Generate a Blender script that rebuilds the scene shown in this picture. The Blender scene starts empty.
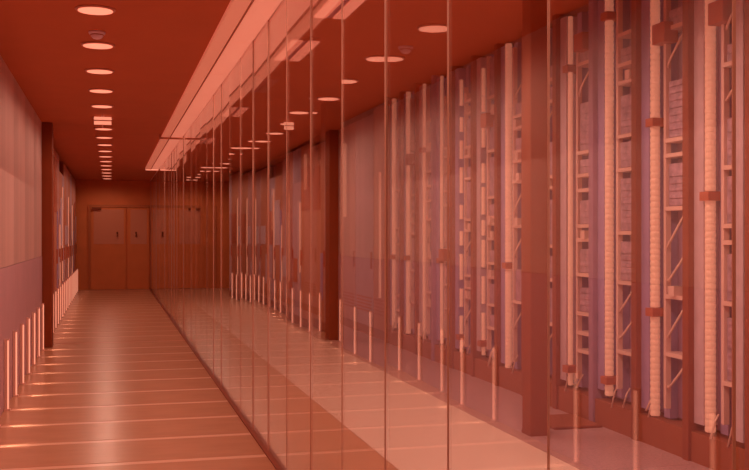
import bpy, math, random
from mathutils import Vector, Matrix
R = math.radians
random.seed(7)
C = bpy.context.scene.collection
S = bpy.context.scene

# ------------------------------------------------------------------ camera, world, exposure
# corridor runs along +Y, the glass wall is on the right (+X), eye 1.5 m up
F_PX = 1000.0
YAW = math.atan(263.5 / F_PX)
cd = bpy.data.cameras.new('camera'); cam = bpy.data.objects.new('camera', cd); C.objects.link(cam)
cd.sensor_width = 36.0; cd.lens = F_PX / 749.0 * 36.0; cd.clip_start = 0.05; cd.clip_end = 200
cam.location = (0, 0, 1.5); cam.rotation_euler = (R(90), 0, -YAW)
S.camera = cam
W = bpy.data.worlds.new('world'); S.world = W; W.use_nodes = True
W.node_tree.nodes['Background'].inputs[0].default_value = (1.0, 0.28, 0.10, 1)
W.node_tree.nodes['Background'].inputs[1].default_value = 0.3
S.view_settings.view_transform = 'Standard'; S.view_settings.look = 'None'
S.view_settings.exposure = 0.0; S.view_settings.gamma = 1.0; S.view_settings.use_curve_mapping = False

LIGHT = (1.0, 0.62, 0.45)          # colour of the place's amber lamps
P_DOWN, P_TWIN, P_POST, P_COVE = 15.5, 45.0, 0.2, 3.5

# ------------------------------------------------------------------ materials
MATS = {}
def mat(name, col, rough=0.5, metal=0.0, spec=0.5, noise=0.0, scale=8.0, bump=0.0, emit=None, estr=0.0, stretch=(1, 1, 1)):
    m = bpy.data.materials.new(name); m.use_nodes = True
    nt = m.node_tree; b = nt.nodes['Principled BSDF']
    b.inputs['Base Color'].default_value = (*col, 1); b.inputs['Roughness'].default_value = rough
    b.inputs['Metallic'].default_value = metal; b.inputs['Specular IOR Level'].default_value = spec
    if noise or bump:
        tc = nt.nodes.new('ShaderNodeTexCoord'); mp = nt.nodes.new('ShaderNodeMapping')
        mp.inputs['Scale'].default_value = stretch
        n = nt.nodes.new('ShaderNodeTexNoise'); n.inputs['Scale'].default_value = scale; n.inputs['Detail'].default_value = 4
        nt.links.new(tc.outputs['Object'], mp.inputs['Vector']); nt.links.new(mp.outputs[0], n.inputs['Vector'])
        if noise:
            r = nt.nodes.new('ShaderNodeValToRGB')
            r.color_ramp.elements[0].position = 0.3; r.color_ramp.elements[1].position = 0.7
            r.color_ramp.elements[0].color = (*[c * (1 - noise) for c in col], 1)
            r.color_ramp.elements[1].color = (*[min(1, c * (1 + noise)) for c in col], 1)
            nt.links.new(n.outputs['Fac'], r.inputs[0]); nt.links.new(r.outputs[0], b.inputs['Base Color'])
        if bump:
            bp = nt.nodes.new('ShaderNodeBump'); bp.inputs['Strength'].default_value = bump; bp.inputs['Distance'].default_value = 0.01
            nt.links.new(n.outputs['Fac'], bp.inputs['Height']); nt.links.new(bp.outputs[0], b.inputs['Normal'])
    if emit:
        b.inputs['Emission Color'].default_value = (*emit, 1); b.inputs['Emission Strength'].default_value = estr
    MATS[name] = m
    return m

def glass_mat(name, r0, tint):
    m = bpy.data.materials.new(name); m.use_nodes = True
    nt = m.node_tree; nt.nodes.clear()
    out = nt.nodes.new('ShaderNodeOutputMaterial'); mix = nt.nodes.new('ShaderNodeMixShader')
    tr = nt.nodes.new('ShaderNodeBsdfTransparent'); gl = nt.nodes.new('ShaderNodeBsdfGlossy')
    tr.inputs[0].default_value = (*tint, 1); gl.inputs['Roughness'].default_value = 0.0
    gl.inputs[0].default_value = (1, 1, 1, 1)
    lw = nt.nodes.new('ShaderNodeLayerWeight'); lw.inputs[0].default_value = 0.5
    p = nt.nodes.new('ShaderNodeMath'); p.operation = 'POWER'; p.inputs[1].default_value = 4.0
    k = nt.nodes.new('ShaderNodeMath'); k.operation = 'MULTIPLY_ADD'; k.inputs[1].default_value = 1 - r0; k.inputs[2].default_value = r0
    nt.links.new(lw.outputs['Facing'], p.inputs[0]); nt.links.new(p.outputs[0], k.inputs[0])
    nt.links.new(k.outputs[0], mix.inputs[0]); nt.links.new(tr.outputs[0], mix.inputs[1]); nt.links.new(gl.outputs[0], mix.inputs[2])
    nt.links.new(mix.outputs[0], out.inputs[0])
    MATS[name] = m
    return m

DARK = (0.58, 0.15, 0.06)
mat('ceiling_paint', DARK, 0.75, spec=0.2, noise=0.03, scale=2)
mat('rack_ceiling', DARK, 0.6, spec=0.2, noise=0.03, scale=2)
mat('dark_metal', (0.30, 0.06, 0.022), 0.45, spec=0.3, noise=0.05, scale=6)
mat('dark_plinth', (0.36, 0.09, 0.04), 0.5, spec=0.3)
mat('column_paint', (0.28, 0.052, 0.014), 0.6, spec=0.2, noise=0.04, scale=3)
mat('end_wall', (0.80, 0.22, 0.07), 0.55, spec=0.3, noise=0.05, scale=3)
mat('door_paint', (0.78, 0.22, 0.07), 0.5, spec=0.3, noise=0.04, scale=3)
mat('door_frame', (0.62, 0.17, 0.06), 0.5, spec=0.3)
mat('door_glass', (0.74, 0.27, 0.16), 0.2, spec=0.5)
mat('wall_upper', (0.66, 0.40, 0.37), 0.42, spec=0.5, noise=0.26, scale=1.7, stretch=(0, 1, 0))  # soft vertical bands are panel sheen painted into the colour
mat('wall_lower', (0.55, 0.30, 0.34), 0.5, spec=0.3, noise=0.04, scale=3)
mat('floor_stone', (0.55, 0.245, 0.135), 0.26, spec=0.5, noise=0.06, scale=3, stretch=(1, 3, 1))
mat('floor_light_stripe', (0.84, 0.46, 0.32), 0.26, spec=0.6)  # pale colour stands in for post light on the floor
mat('floor_joint', (0.45, 0.13, 0.06), 0.7)
mat('floor_dark', (0.50, 0.20, 0.11), 0.35, spec=0.4, noise=0.06, scale=3)
mat('floor_walkway', (0.97, 0.74, 0.66), 0.28, spec=0.5, noise=0.02, scale=2)
mat('floor_mottled', (0.56, 0.33, 0.35), 0.28, spec=0.6, noise=0.22, scale=45, bump=0.15)
mat('track_metal', (0.26, 0.045, 0.012), 0.5, spec=0.3)
mat('joint_seal', (0.58, 0.27, 0.20), 0.4, spec=0.5)
mat('post_body', (0.75, 0.40, 0.32), 0.4)
mat('post_light', (0.8, 0.45, 0.35), 0.4, emit=(1.0, 0.34, 0.21), estr=0.85)
mat('lamp_trim', (0.62, 0.22, 0.13), 0.5)
mat('lamp_lens', (0.8, 0.5, 0.4), 0.4, emit=(1.0, 0.31, 0.19), estr=1.02)
mat('tube_light', (0.8, 0.5, 0.4), 0.4, emit=(1.0, 0.27, 0.17), estr=0.9)
mat('cove_light', (0.8, 0.5, 0.4), 0.4, emit=(1.0, 0.265, 0.165), estr=0.44)
mat('cove_flange_glow', (0.7, 0.4, 0.3), 0.4, emit=(1.0, 0.24, 0.14), estr=0.32)
mat('cove_frame', (0.80, 0.50, 0.42), 0.5)
mat('cove_rail', (0.52, 0.16, 0.08), 0.5)
mat('strip_light', (0.72, 0.44, 0.34), 0.45, emit=(1.0, 0.34, 0.20), estr=0.31)
mat('rack_violet', (0.40, 0.26, 0.46), 0.45, spec=0.5, noise=0.05, scale=6)
mat('rack_violet_deep', (0.38, 0.20, 0.32), 0.5, spec=0.4, noise=0.06, scale=6)
mat('rack_pale', (0.62, 0.42, 0.48), 0.45, spec=0.5, noise=0.08, scale=10)
mat('rail_metal', (0.82, 0.50, 0.44), 0.35, spec=0.6)
mat('module_face', (0.48, 0.28, 0.36), 0.45, spec=0.5, noise=0.35, scale=16)
mat('cable_skin', (0.80, 0.48, 0.40), 0.5)
mat('box_dark', (0.50, 0.12, 0.06), 0.5, spec=0.3)
mat('cabinet_mauve', (0.56, 0.26, 0.24), 0.5, spec=0.4, noise=0.04, scale=3)
mat('cabinet_rust', (0.56, 0.20, 0.12), 0.5, spec=0.4, noise=0.04, scale=3)
mat('cabinet_violet', (0.50, 0.30, 0.36), 0.5, spec=0.4, noise=0.04, scale=3)
mat('sensor_shell', (0.85, 0.62, 0.75), 0.4)
glass_mat('pane_glass', 0.065, (0.985, 0.975, 0.975))

# ------------------------------------------------------------------ mesh helpers
class MB:
    def __init__(s): s.v = []; s.f = []
    def box(s, x0, x1, y0, y1, z0, z1):
        i = len(s.v)
        s.v += [(x0, y0, z0), (x1, y0, z0), (x1, y1, z0), (x0, y1, z0), (x0, y0, z1), (x1, y0, z1), (x1, y1, z1), (x0, y1, z1)]
        s.f += [tuple(i + k for k in q) for q in ((3, 2, 1, 0), (4, 5, 6, 7), (0, 1, 5, 4), (1, 2, 6, 5), (2, 3, 7, 6), (3, 0, 4, 7))]
        return s
    def lathe(s, prof, cx=0, cy=0, n=16):          # prof: (radius, z) from bottom to top, axis z
        i = len(s.v)
        for r, z in prof:
            for k in range(n):
                a = 2 * math.pi * k / n; s.v.append((cx + r * math.cos(a), cy + r * math.sin(a), z))
        for j in range(len(prof) - 1):
            for k in range(n):
                a = i + j * n + k; b = i + j * n + (k + 1) % n
                s.f.append((a, b, b + n, a + n))
        s.f.append(tuple(i + k for k in reversed(range(n)))); s.f.append(tuple(i + (len(prof) - 1) * n + k for k in range(n)))
        return s
    def tube(s, pts, r, n=6):
        i = len(s.v); pts = [Vector(p) for p in pts]
        for j, p in enumerate(pts):
            t = (pts[min(j + 1, len(pts) - 1)] - pts[max(j - 1, 0)]).normalized()
            u = t.cross(Vector((0.31, 0.17, 0.93))).normalized(); w = t.cross(u)
            for k in range(n):
                a = 2 * math.pi * k / n; s.v.append(tuple(p + u * (r * math.cos(a)) + w * (r * math.sin(a))))
        for j in range(len(pts) - 1):
            for k in range(n):
                a = i + j * n + k; b = i + j * n + (k + 1) % n
                s.f.append((a, b, b + n, a + n))
        s.f.append(tuple(i + k for k in reversed(range(n)))); s.f.append(tuple(i + (len(pts) - 1) * n + k for k in range(n)))
        return s
    def mesh(s, name, m, smooth=False):
        me = bpy.data.meshes.new(name); me.from_pydata(s.v, [], s.f); me.update()
        me.materials.append(MATS[m])
        if smooth:
            me.polygons.foreach_set('use_smooth', [True] * len(me.polygons))
        return me
def link(name, me, parent=None, loc=(0, 0, 0), rz=0.0, bevel=0.0):
    o = bpy.data.objects.new(name, me); C.objects.link(o); o.location = loc; o.rotation_euler = (0, 0, rz)
    if parent: o.parent = parent
    if bevel:
        b = o.modifiers.new('bevel', 'BEVEL'); b.width = bevel; b.segments = 2; b.limit_method = 'ANGLE'
    return o
def bx(name, m, d, parent=None, loc=(0, 0, 0), bevel=0.0):
    return link(name, MB().box(*d).mesh(name, m), parent, loc, 0.0, bevel)
def empty(name, loc=(0, 0, 0), rz=0.0):
    o = bpy.data.objects.new(name, None); C.objects.link(o); o.location = loc; o.rotation_euler = (0, 0, rz); o.empty_display_size = 0.1
    return o
def tag(o, label, cat, group=None):
    o['label'] = label; o['category'] = cat
    if group: o['group'] = group
    return o
def struct(o, label, cat=None):
    o['kind'] = 'structure'; o['label'] = label; o['category'] = cat or o.name.split('_')[0]
    return o
def copy_tree(o, parent=None):
    c = o.copy(); C.objects.link(c)
    if parent: c.parent = parent
    for ch in list(o.children): copy_tree(ch, c)
    return c
def lamp(name, parent, loc, power, angle, blend=0.5, rot=(0, 0, 0)):
    l = bpy.data.lights.new(name, 'SPOT'); l.energy = power; l.color = LIGHT; l.spot_size = R(angle); l.spot_blend = blend; l.shadow_soft_size = 0.0
    o = bpy.data.objects.new(name, l); C.objects.link(o); o.location = loc; o.rotation_euler = rot; o.parent = parent
    return o
ORD = ['first', 'second', 'third', 'fourth', 'fifth', 'sixth', 'seventh', 'eighth', 'ninth', 'tenth', 'eleventh', 'twelfth', 'thirteenth',
       'fourteenth', 'fifteenth', 'sixteenth', 'seventeenth', 'eighteenth', 'nineteenth', 'twentieth', 'twenty-first', 'twenty-second',
       'twenty-third', 'twenty-fourth', 'twenty-fifth', 'twenty-sixth', 'twenty-seventh', 'twenty-eighth', 'twenty-ninth', 'thirtieth']

# ------------------------------------------------------------------ setting
XL, XG, XR, YE, YB = -0.89, 1.05, 3.72, 28.5, -2.0
HC, HR = 3.0, 3.4
MOD = 0.77
post_y = [6.0 + MOD * k for k in range(-8, 29)]
post_y = [y for y in post_y if y < YE - 0.3]
skip = lambda y: abs(y - 14.47) < 0.1 or abs(y - 6.77) < 0.1
# floor: base slab, corridor slabs between pale painted stripes of post light, three bands in the rack room
fl = struct(empty('floor'), 'polished rust-brown corridor floor and pale rack room walkway', 'floor')
bx('subfloor', 'floor_joint', (-1.9, 4.9, YB, YE + 0.1, -0.3, -0.02), fl)
slab = MB().box(XL - 0.02, XG - 0.03, 0.042, MOD - 0.042, -0.02, 0.0).mesh('floor_slab', 'floor_stone')
stripe = MB().box(XL - 0.02, XG - 0.03, -0.040, 0.040, -0.02, -0.0012).mesh('painted_light_stripe', 'floor_light_stripe')  # pale strip painted where a post's light crosses the floor
joint = MB().box(XL - 0.02, XG - 0.03, -0.040, 0.040, -0.02, -0.0012).mesh('joint_strip', 'floor_joint')
dslab = MB().box(XG + 0.03, 1.775, 0.003, MOD - 0.003, -0.02, 0.0).mesh('side_slab', 'floor_dark')
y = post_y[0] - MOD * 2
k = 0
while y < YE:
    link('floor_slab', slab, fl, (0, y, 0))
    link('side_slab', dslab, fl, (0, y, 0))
    gap = abs(y - 14.47) < 0.1  # post missing here, so no light stripe is painted
    link('joint_strip' if gap else 'painted_light_stripe', joint if gap else stripe, fl, (0, y, 0))
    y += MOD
for i in range(13):
    y0 = YB + i * 2.4
    if y0 < YE - 0.5: bx('walkway_sheet', 'floor_walkway', (1.78, 2.90, y0, min(YE, y0 + 2.398), -0.02, 0.0), fl)
tile = MB().box(2.905, XR + 0.1, 0.002, 0.598, -0.02, 0.0).mesh('floor_tile', 'floor_mottled')
for i in range(51): link('floor_tile', tile, fl, (0, YB + i * 0.6, 0))
# ceilings
ce = struct(empty('ceiling'), 'smooth dark rust ceiling over corridor and rack room', 'ceiling')
bx('corridor_ceiling', 'ceiling_paint', (-1.0, XG + 0.06, YB, YE + 0.1, HC, HC + 0.55), ce)
bx('rack_room_ceiling', 'rack_ceiling', (XG + 0.06, 4.9, YB, YE + 0.1, HR, HR + 0.15), ce)
bx('alcove_ceiling', 'ceiling_paint', (-1.9, -1.0, 14.3, YE + 0.1, HC, HC + 0.55), ce)
# left wall: pale upper panels over violet lower panels
wl = struct(empty('wall_left'), 'left corridor wall of pale upper and mauve lower panels', 'wall')
bx('wall_core', 'dark_metal', (-1.10, XL - 0.02, YB, 13.98, 0, HC), wl)
up = MB().box(XL - 0.02, XL, 0.002, 1.282, 1.222, HC - 0.002).mesh('upper_panel', 'wall_upper')
lo = MB().box(XL - 0.02, XL + 0.004, 0.002, 1.282, 0.001, 1.218).mesh('lower_panel', 'wall_lower')
for i in range(12):
    yy = 13.98 - 1.284 * (i + 1)
    if yy > YB: link('upper_panel', up, wl, (0, yy, 0)); link('lower_panel', lo, wl, (0, yy, 0))
bx('alcove_back', 'dark_metal', (-1.95, -1.85, 13.98, YE, 0, HC), wl)
bx('alcove_side', 'dark_metal', (-1.95, -1.10, 13.88, 13.98, 0, HC), wl)
# end wall and doors
wb = struct(empty('wall_back'), 'dark rust end wall closing the corridor and rack room', 'wall')
bx('wall_panel', 'end_wall', (-1.95, 4.9, YE, YE + 0.15, 0, HR + 0.1), wb)
bx('wall_panel', 'end_wall', (XG + 0.6, XR + 0.1, YE - 0.03, YE, 1.0, 3.0), wb)
wr = struct(empty('wall_rear_rack'), 'dark wall behind the server racks', 'wall')
bx('wall_panel', 'dark_metal', (4.8, 4.95, YB, YE, 0, HR + 0.1), wr)
d1 = struct(empty('door_1', (0.42, YE, 0)), 'dark double door in the end wall with glazed upper panels', 'door')
bx('header', 'door_frame', (-1.02, 0.62, -0.07, 0, 2.26, 2.33), d1)
bx('jamb', 'door_frame', (-1.02, -0.97, -0.07, 0, 0, 2.26), d1)
for s in (0, 1):
    x0, x1 = ((-0.96, -0.02), (0.02, 0.60))[s]
    lf = bx('door_leaf', 'door_paint', (x0, x1, -0.05, 0, 0.005, 2.255), d1)
    bx('vision_panel', 'door_glass', (x0 + 0.08, x1 - 0.06, -0.058, -0.05, 1.25, 2.2), lf)
    hx = -0.25 if s == 0 else 0.25
    link('pull_handle', MB().tube([(hx, -0.05, 1.47), (hx, -0.10, 1.47), (hx, -0.10, 1.57), (hx, -0.05, 1.57)], 0.024).mesh('pull_handle', 'track_metal'), lf)
bx('door_closer', 'track_metal', (-0.92, -0.68, -0.13, -0.05, 2.19, 2.26), d1)

# glass wall
wg = struct(empty('wall_right'), 'frameless glass wall between corridor and rack room', 'glass wall')
bx('floor_track', 'track_metal', (XG - 0.03, XG + 0.03, YB, YE, -0.02, 0.012), wg)
bx('head_track', 'cove_frame', (XG - 0.007, XG + 0.007, YB, YE, HC - 0.012, HC), wg)
pane = MB().box(-0.0025, 0.0025, 0.0015, 0.7625, 0.012, HC - 0.012).mesh('glass_pane', 'pane_glass')
seal = MB().box(-0.003, 0.003, -0.0015, 0.0015, 0.012, HC - 0.012).mesh('joint_seal', 'joint_seal')
gy = 2.29 - 0.764 * 5
k = 0
while gy < YE - 0.1:
    w = min(0.764, YE - gy) / 0.764
    p = link('glass_pane', pane, wg, (XG, gy, 0), random.uniform(-0.009, 0.009)); p.scale.y = w
    link('joint_seal', seal, wg, (XG, gy, 0))
    gy += 0.764

# ------------------------------------------------------------------ columns
def column(y, x0, x1, y0, y1, h, label, capz=None):
    t = empty('column', ((x0 + x1) / 2, y, 0))
    cx = (x0 + x1) / 2
    bx('shaft', 'column_paint', (x0 - cx, x1 - cx, y0 - y, y1 - y, 0, h), t, bevel=0.006)
    bx('base_plate', 'track_metal', (x0 - cx - 0.003, x1 - cx + 0.003, y0 - y - 0.003, y1 - y + 0.003, 0, 0.03), t)
    return tag(t, label, 'column', 'dark square columns')
column(14.15, -1.0, -0.76, 13.99, 14.31, HC, 'dark rust column on the left wall where the pale panels end')
column(6.98, 3.02, 3.17, 6.9, 7.06, HR, 'dark column before the server racks, nearest behind the glass')
column(14.1, 2.95, 3.17, 13.94, 14.26, HR, 'dark column behind the glass, farther one beyond the server racks')

# ------------------------------------------------------------------ lights of the corridor
def make_downlight():
    t = empty('downlight')
    link('trim_ring', MB().lathe([(0.125, -0.012), (0.132, -0.006), (0.132, 0.0)], n=28).mesh('trim_ring', 'lamp_trim', True), t)
    link('lens', MB().lathe([(0.085, -0.019), (0.112, -0.016), (0.114, -0.0125)], n=28).mesh('lens', 'lamp_lens'), t)
    lamp('lamp_light', t, (0, 0, -0.03), P_DOWN, 172, 0.6)
    return t
dl0 = make_downlight()
vis = 0
for k in range(-6, 17):
    yy = 6.89 + 1.28 * k
    t = dl0 if k == -6 else copy_tree(dl0)
    t.location = (-0.10, yy, HC)
    if k < 0: lb = 'round recessed downlight out of view above the picture, %s from its top edge' % ORD[-k - 1]
    elif k == 0: lb = 'largest round recessed downlight in the corridor ceiling, nearest the top edge'
    else: lb = 'round recessed downlight, %s in the corridor row counting from the top edge' % ORD[k]
    tag(t, lb, 'downlight', 'round downlights along the corridor ceiling')
# light trough beside the glass
SEG = 1.528
for i in range(15):
    y0 = 0.0 + SEG * i
    t = empty('trough_light', (0.74, y0, HC))
    L = SEG - 0.004
    bx('outer_diffuser', 'cove_flange_glow', (0.0, 0.11, 0.002, L, -0.035, 0), t)  # flange merely lit by the trough; that light is put in as glow
    bx('divider_rail', 'cove_rail', (0.112, 0.124, 0.002, L, -0.04, 0), t)
    bx('diffuser', 'cove_light', (0.126, 0.298, 0.002, L, -0.03, 0), t)
    lamp('trough_lamp', t, (0.19, SEG / 2, -0.05), P_COVE, 160, 0.6)
    if i < 4: lb = 'glowing trough light segment out of view above the picture, %s from its edge' % ORD[3 - i]
    else: lb = 'glowing ceiling trough light segment beside the glass wall, %s from the top edge' % ORD[i - 4]
    tag(t, lb, 'trough light', 'trough lights along the glass wall')
t = empty('end_light', (0.98, 22.98, HC))
bx('housing', 'lamp_trim', (-0.24, 0.06, -0.06, 0.06, -0.03, 0), t)
bx('diffuser', 'lamp_lens', (-0.23, 0.05, -0.05, 0.05, -0.045, -0.03), t)
tag(t, 'small bright bar light crossing the far end of the trough lights', 'ceiling light')
t = empty('smoke_detector', (-0.10, 7.66, HC))
link('base', MB().lathe([(0.055, -0.02), (0.06, -0.012), (0.06, 0)], n=20).mesh('base', 'sensor_shell', True), t)
link('dome', MB().lathe([(0.012, -0.055), (0.03, -0.05), (0.042, -0.037), (0.046, -0.02)], n=20).mesh('dome', 'sensor_shell', True), t)
link('band', MB().lathe([(0.048, -0.027), (0.048, -0.021)], n=20).mesh('band', 'box_dark'), t)
tag(t, 'small mauve ceiling smoke detector between the two nearest downlights', 'smoke detector')
t = empty('hanging_sign', (-0.10, 13.0, HC))
link('rod', MB().tube([(0, 0, 0), (0, 0, -0.02)], 0.02).mesh('rod', 'rail_metal'), t)
b = bx('sign_box', 'post_light', (-0.105, 0.105, -0.02, 0.02, -0.115, -0.02), t)
bx('center_band', 'lamp_trim', (-0.105, 0.105, -0.024, -0.02, -0.073, -0.060), b)
bx('pendant', 'rail_metal', (-0.009, 0.009, -0.009, 0.009, -0.16, -0.115), t)
tag(t, 'small pale lit box hanging from the ceiling among the downlights', 'sign')
t = empty('cross_rail', (0.72, 15.2, HC))
bx('rail', 'cove_rail', (0.0, 0.32, -0.03, 0.03, -0.07, -0.046), t)
bx('bracket', 'cove_rail', (-0.03, 0.0, -0.03, 0.03, -0.07, 0.0), t)
tag(t, 'thin dark rail crossing the trough lights near the far end', 'rail')
# slim light posts along the left wall
def make_post():
    t = empty('light_post')
    bx('housing', 'post_body', (-0.03, -0.008, -0.013, 0.013, 0.012, 0.60), t)
    bx('foot_plate', 'post_body', (-0.032, 0.016, -0.024, 0.024, 0, 0.012), t)
    bx('diffuser', 'post_light', (-0.008, 0.004, -0.012, 0.012, 0.014, 0.595), t)
    bx('cap', 'post_body', (-0.031, 0.006, -0.014, 0.014, 0.60, 0.61), t)
    l = bpy.data.lights.new('post_lamp', 'AREA'); l.shape = 'RECTANGLE'; l.size = 0.012; l.size_y = 0.1; l.energy = P_POST; l.color = LIGHT; l.spread = R(56)
    o = bpy.data.objects.new('post_lamp', l); C.objects.link(o); o.parent = t; o.location = (0.008, 0, 0.11)
    o.rotation_euler = (R(90) - R(38), 0, R(-90))
    return t
lp0 = make_post(); first = True; n = 0; m = 0
for yy in post_y:
    if skip(yy) or yy < 4.0: continue
    t = lp0 if first else copy_tree(lp0)
    first = False
    t.location = (XL + 0.04, yy, 0)
    if yy < 8.9: lb = 'slim glowing light post seen only mirrored in the glass, %s from the right edge' % ORD[n]; n += 1
    elif yy < 14.2:
        lb = 'slim glowing light post at the mauve left wall, %s before the dark column' % ORD[int(round((13.70 - yy) / MOD))]
    else:
        lb = 'slim glowing light post at the left racks, %s beyond the dark column' % ORD[int(round((yy - 15.24) / MOD))]
    tag(t, lb, 'light post', 'slim light posts along the left wall')

# ------------------------------------------------------------------ twin ceiling fixtures in the rack room
def twin(yc, lit, label):
    t = empty('twin_ceiling_light', (1.81, yc, HR))
    bx('recess_tray', 'lamp_trim' if lit else 'cabinet_rust', (-0.145, 0.145, -0.56, 0.56, -0.03, 0), t)
    for s in (-1, 1):
        bx('tube_panel', 'tube_light' if lit else 'cabinet_mauve', (s * 0.082 - 0.052, s * 0.082 + 0.052, -0.54, 0.54, -0.045, -0.03), t)
    bx('reflector', 'rack_violet', (-0.015, 0.015, -0.54, 0.54, -0.04, -0.03), t)
    if lit:
        for dy in (-0.3, 0.3): lamp('twin_lamp', t, (0.0, dy, -0.07), P_TWIN, 165, 0.5)
    tag(t, label, 'ceiling light', 'twin panel lights over the rack room')
twin(1.4, True, 'lit twin ceiling light above the picture, behind the camera side')
twin(3.55, True, 'lit twin ceiling light above the picture, over the near racks')
twin(5.7, True, 'lit twin ceiling light above the picture, next to the upper edge')
twin(7.85, True, 'lit twin ceiling light cut by the top edge of the picture')
twin(10.0, True, 'lit twin ceiling light behind the glass, whole in view')
twin(12.45, False, 'unlit mauve twin ceiling light, third behind the glass')
twin(15.2, True, 'lit twin ceiling light over the far cabinets, fourth behind the glass')
twin(20.0, True, 'lit twin ceiling light over the far cabinets, last behind the glass')

# ------------------------------------------------------------------ server racks
def tube_mesh(h):
    prof = []; z = 0.0
    while z < h:
        prof += [(0.032, z), (0.035, z + 0.008), (0.035, z + 0.026), (0.032, z + 0.034)]; z += 0.042
    return MB().lathe(prof, n=12).mesh('ribbed_tube', 'strip_light')
TUBE = {}
def ribbed(z0, z1):
    key = round(z1 - z0, 2)
    if key not in TUBE: TUBE[key] = tube_mesh(key)
    return TUBE[key]
PW = 0.68
CUTS = {0: [1.75], 1: [0.95, 2.3], 2: [0.37, 3.2], 3: [0.37, 2.9]}
BOXES = {0: (2.83, 0.2), 1: (2.83, 0.2), 3: (3.0, 0.07), 6: (2.6, 0.17), 8: (1.2, 0.17), 10: (2.4, 0.17)}
ARM = MB().box(0.0, 0.12, 0.0, 0.24, 0.0, 0.028).mesh('bracket', 'rail_metal')
CLIP = MB().box(-0.02, 0.05, -0.035, 0.035, 0.0, 0.07).mesh('clip', 'rail_metal')
POSTM = {}
for mm in ('dark_metal', 'rack_violet_deep'):
    POSTM[mm] = MB().box(-0.02, 0.12, 0.63, 0.70, 0.0, HR).mesh('side_post', mm)
BACK = MB().box(0.13, 0.15, 0.03, 0.61, 0.22, HR - 0.03).mesh('back_panel', 'rack_violet_deep')
def fin(y0, y1, m, x0, z0): return MB().box(x0, 0.13, y0, y1, z0, HR - 0.04).mesh('panel_fin', m)
BODY = MB().box(0.15, 0.95, 0.03, 0.70, 0.2, HR - 0.03).mesh('body', 'dark_metal')
PLINTH = MB().box(0.0, 0.95, 0.03, 0.70, 0.0, 0.2).mesh('plinth', 'dark_plinth')
MOD_H = {}
def module_mesh(h):
    h = round(h, 2)
    if h not in MOD_H:
        b = MB().box(0.03, 0.13, 0.06, 0.27, 0, h)
        for q in range(int(h / 0.05)): b.box(0.022, 0.03, 0.075, 0.255, q * 0.05 + 0.012, q * 0.05 + 0.034)
        MOD_H[h] = b.mesh('equipment_module', 'module_face')
    return MOD_H[h]
def server_rack(y0, rnd, post_mat, label, group, pale=False, x=XR, rz=0.0, style='full', idx=99):
    t = empty('server_rack', (x, y0, 0), rz)
    h0 = 0.20 + rnd.uniform(0.0, 0.05)
    link('plinth', PLINTH, t); link('body', BODY, t); link('back_panel', BACK, t)
    link('side_post', POSTM[post_mat], t)
    link('panel_fin', fin(0.515, 0.625, 'rack_pale' if pale else 'rack_violet', 0.02, h0 + 0.03), t)
    link('panel_fin', fin(0.32, 0.40, 'rack_violet', 0.07, h0), t)
    # ribbed light tube in lengths broken by dark clamps or gaps
    cuts = CUTS.get(idx) or [rnd.choice([0.37, 1.2, 1.75, 2.55])]
    z = h0
    for c in cuts + [HR - 0.06]:
        top = c - (0.03 if c < HR - 0.1 else 0)
        zz = z
        while top - zz > 0.08:
            dashed = style == 'dashed' or (style == 'mixed' and zz > 2.0)
            ln = min(top - zz, round(rnd.choice([0.13, 0.21, 0.29]), 2)) if dashed else top - zz
            o = link('light_tube', ribbed(zz, zz + ln), t, (0.035, 0.46, zz))
            if style in ('thin', 'dashed'): o.scale = (0.62, 0.62, 1)
            zz += ln + (rnd.choice([0.04, 0.09, 0.16]) if dashed else 0)
        if c < HR - 0.1:
            bx('clamp', 'box_dark', (-0.02, 0.12, 0.40, 0.50, c - 0.028, c + 0.03), t)
        z = c + 0.034
    # rail with arms and modules
    bx('rail', 'rail_metal', (0.01, 0.05, 0.275, 0.305, h0 + 0.08, HR - rnd.uniform(0.05, 0.4)), t)
    z = 0.42 + rnd.uniform(0, 0.25)
    while z < 3.0:
        kind = rnd.random()
        if kind < 0.42:
            h = rnd.choice([0.12, 0.2, 0.3, 0.4])
            link('equipment_module', module_mesh(h), t, (0, 0, z))
            link('bracket', ARM, t, (0.0, 0.045, z - 0.024)); z += h + rnd.uniform(0.04, 0.12)
        elif kind < 0.8:
            link('bracket', ARM, t, (0.0, 0.045, z))
            if rnd.random() < 0.7: link('clip', CLIP, t, (0.0, rnd.uniform(0.08, 0.22), z + 0.022))
            z += rnd.uniform(0.09, 0.2)
        else:
            dz = rnd.uniform(0.12, 0.25)
            pts = [(0.04 - 0.05 * math.sin(math.pi * q / 8), 0.285 - 0.2 * q / 8, z + dz * (q / 8) - 0.07 * math.sin(math.pi * q / 8)) for q in range(9)]
            link('cable', MB().tube(pts, 0.009).mesh('cable', 'cable_skin', True), t)
            z += dz + 0.05
    # low cable tails hanging over the plinth
    for q in range(2):
        yy = rnd.uniform(0.1, 0.55); zl = rnd.uniform(0.16, 0.24)
        link('cable_tail', MB().tube([(0.05, yy, 0.35), (0.02, yy, 0.30), (-0.012, yy, zl)], 0.007).mesh('cable_tail', 'cable_skin', True), t)
    if idx in BOXES:
        zb, yb = BOXES[idx]
        bx('junction_box', 'box_dark', (-0.05, 0.06, yb, yb + 0.16, zb, zb + 0.14), t, bevel=0.004)
    return tag(t, label, 'server rack', group)
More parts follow.
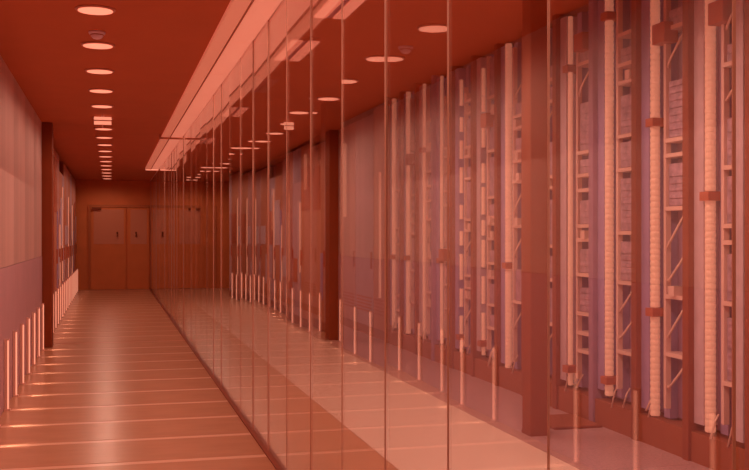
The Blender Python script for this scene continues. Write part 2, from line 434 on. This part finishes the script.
for i in range(-4, 12):
    rnd = random.Random(50 + i)
    if i < 0: lb = 'open server rack out of view, %s past the right edge of the picture' % ORD[-i - 1]
    elif i <= 3: lb = 'open server rack with ribbed light tube, %s from the right edge before the near column' % ORD[i]
    elif i == 4: lb = 'open server rack mostly hidden behind the near dark column'
    else: lb = 'open server rack with ribbed light tube, %s beyond the near dark column' % ORD[i - 5]
    RK = server_rack(5.25 + PW * i, rnd, 'rack_violet_deep' if i in (2, 8) else 'dark_metal', lb, 'open server racks behind the glass wall', pale=(i % 3 == 0),
                style={3: 'thin', 5: 'mixed', 6: 'dashed', 7: 'dashed', 8: 'thin', 9: 'thin'}.get(i, 'full'), idx=i)
    if i == 0:
        bx('edge_panel', 'rack_pale', (-0.02, 0.10, 0.035, 0.14, 0.24, HR - 0.04), RK)
        bx('edge_gap', 'box_dark', (-0.01, 0.10, 0.142, 0.165, 0.24, HR - 0.04), RK)
# ------------------------------------------------------------------ blank cabinets at the far part of the rack room
def cabinet(y0, w, h, m, label, xf=XR, light=None, vent=True, rz=0.0, hc=HR, inset=None, group='tall cabinets at the far end of the rack room'):
    t = empty('equipment_cabinet', (xf, y0, 0), rz)
    bx('plinth', 'dark_plinth', (0.02, 0.9, 0.0, w, 0, 0.12), t)
    bx('body', 'dark_metal', (0.02, 0.9, 0.005, w - 0.005, 0.12, h), t)
    d = bx('cabinet_door', m, (0.0, 0.02, 0.015, w - 0.015, 0.14, h - 0.02), t, bevel=0.004)
    bx('handle', 'box_dark', (-0.025, 0.0, 0.05, 0.08, 1.0, 1.25), d)
    if vent:
        for q in range(5): bx('vent_slat', 'box_dark', (-0.006, 0.0, 0.1, w - 0.1, 0.35 + q * 0.05, 0.375 + q * 0.05), d)
    if light:
        for (a, b, z0, z1) in light: bx('light_strip', 'strip_light', (-0.02, 0.0, a, b, z0, z1), d)
    if inset:
        for (a, b, z0, z1, mm) in inset: bx('inset_panel', mm, (-0.012, 0.0, a, b, z0, z1), d)
    if h < hc - 0.1: bx('top_filler', 'dark_metal', (0.1, 0.9, 0.005, w - 0.005, h, hc), t)
    return tag(t, label, 'cabinet', group)
y = 13.45
spec = [(0.75, 3.36, 'cabinet_rust', [(0.3, 0.36, 0.6, 2.4)]), (1.1, 3.3, 'cabinet_violet', None), (0.95, 3.3, 'cabinet_mauve', [(0.62, 0.8, 1.8, 3.0)]), (0.8, 3.3, 'cabinet_rust', [(0.2, 0.26, 0.4, 2.6)]),
        (1.3, 2.9, 'cabinet_rust', None), (1.3, 3.2, 'cabinet_mauve', [(1.0, 1.2, 2.4, 3.1)]), (1.2, 2.6, 'cabinet_rust', None), (1.1, 3.3, 'cabinet_violet', [(0.4, 0.5, 0.5, 2.4)]),
        (1.2, 3.3, 'cabinet_rust', None), (1.1, 3.3, 'cabinet_violet', [(0.4, 0.6, 1.6, 2.6)]), (1.2, 3.3, 'cabinet_rust', None), (1.1, 3.2, 'cabinet_mauve', None), (1.6, 3.3, 'cabinet_rust', None)]
names = {'cabinet_rust': 'rust-brown', 'cabinet_violet': 'violet-grey', 'cabinet_mauve': 'mauve'}
for i, (w, h, m, lt) in enumerate(spec):
    cabinet(y, w, h, m, 'tall %s cabinet%s, %s beyond the server racks' % (names[m], ' with a light strip' if lt else '', ORD[i]), light=lt)
    y += w
# cabinets set into the left side beyond the column, facing the corridor
rnd = random.Random(11)
y = 14.33
for i in range(14):
    w = [0.9, 1.1, 0.8, 1.2, 0.95, 1.05][i % 6]
    m = ['cabinet_mauve', 'cabinet_rust', 'cabinet_violet', 'cabinet_rust'][i % 4]
    z0 = rnd.choice([0.7, 1.3, 1.9]); z1 = z0 + rnd.choice([0.4, 0.7, 0.9])
    ins = [(0.08, w - 0.3, z0, z1, rnd.choice(['rack_pale', 'cabinet_mauve', 'box_dark'])), (w - 0.26, w - 0.08, rnd.uniform(0.3, 0.6), rnd.uniform(0.9, 2.6), rnd.choice(['rack_pale', 'rack_violet', 'box_dark']))]
    lt = [(w - 0.06, w - 0.03, rnd.uniform(0.4, 1.2), rnd.uniform(1.6, 2.7))] if i in (2, 5, 6, 9, 11) else None
    y += w
    if y > YE - 0.05: break
    cabinet(y, w, rnd.choice([2.97, 2.97, 2.7]), m, 'tall %s cabinet%s on the left side, %s beyond dark column' % (names[m], ' with thin light strip' if lt else '', ORD[i]),
            xf=XL - 0.03, light=lt, inset=ins, rz=math.pi, hc=2.98, group='cabinets lining the left side of the corridor', vent=False)
# flat dark plate on the rack room floor between near column and racks
t = empty('sill_plate', (3.3, 7.35, 0))  # plain flat dark plate
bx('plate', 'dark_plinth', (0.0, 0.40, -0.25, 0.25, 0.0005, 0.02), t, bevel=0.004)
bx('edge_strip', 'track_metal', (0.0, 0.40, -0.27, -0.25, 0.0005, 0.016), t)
tag(t, 'low dark plate on the floor between near column and racks', 'sill')
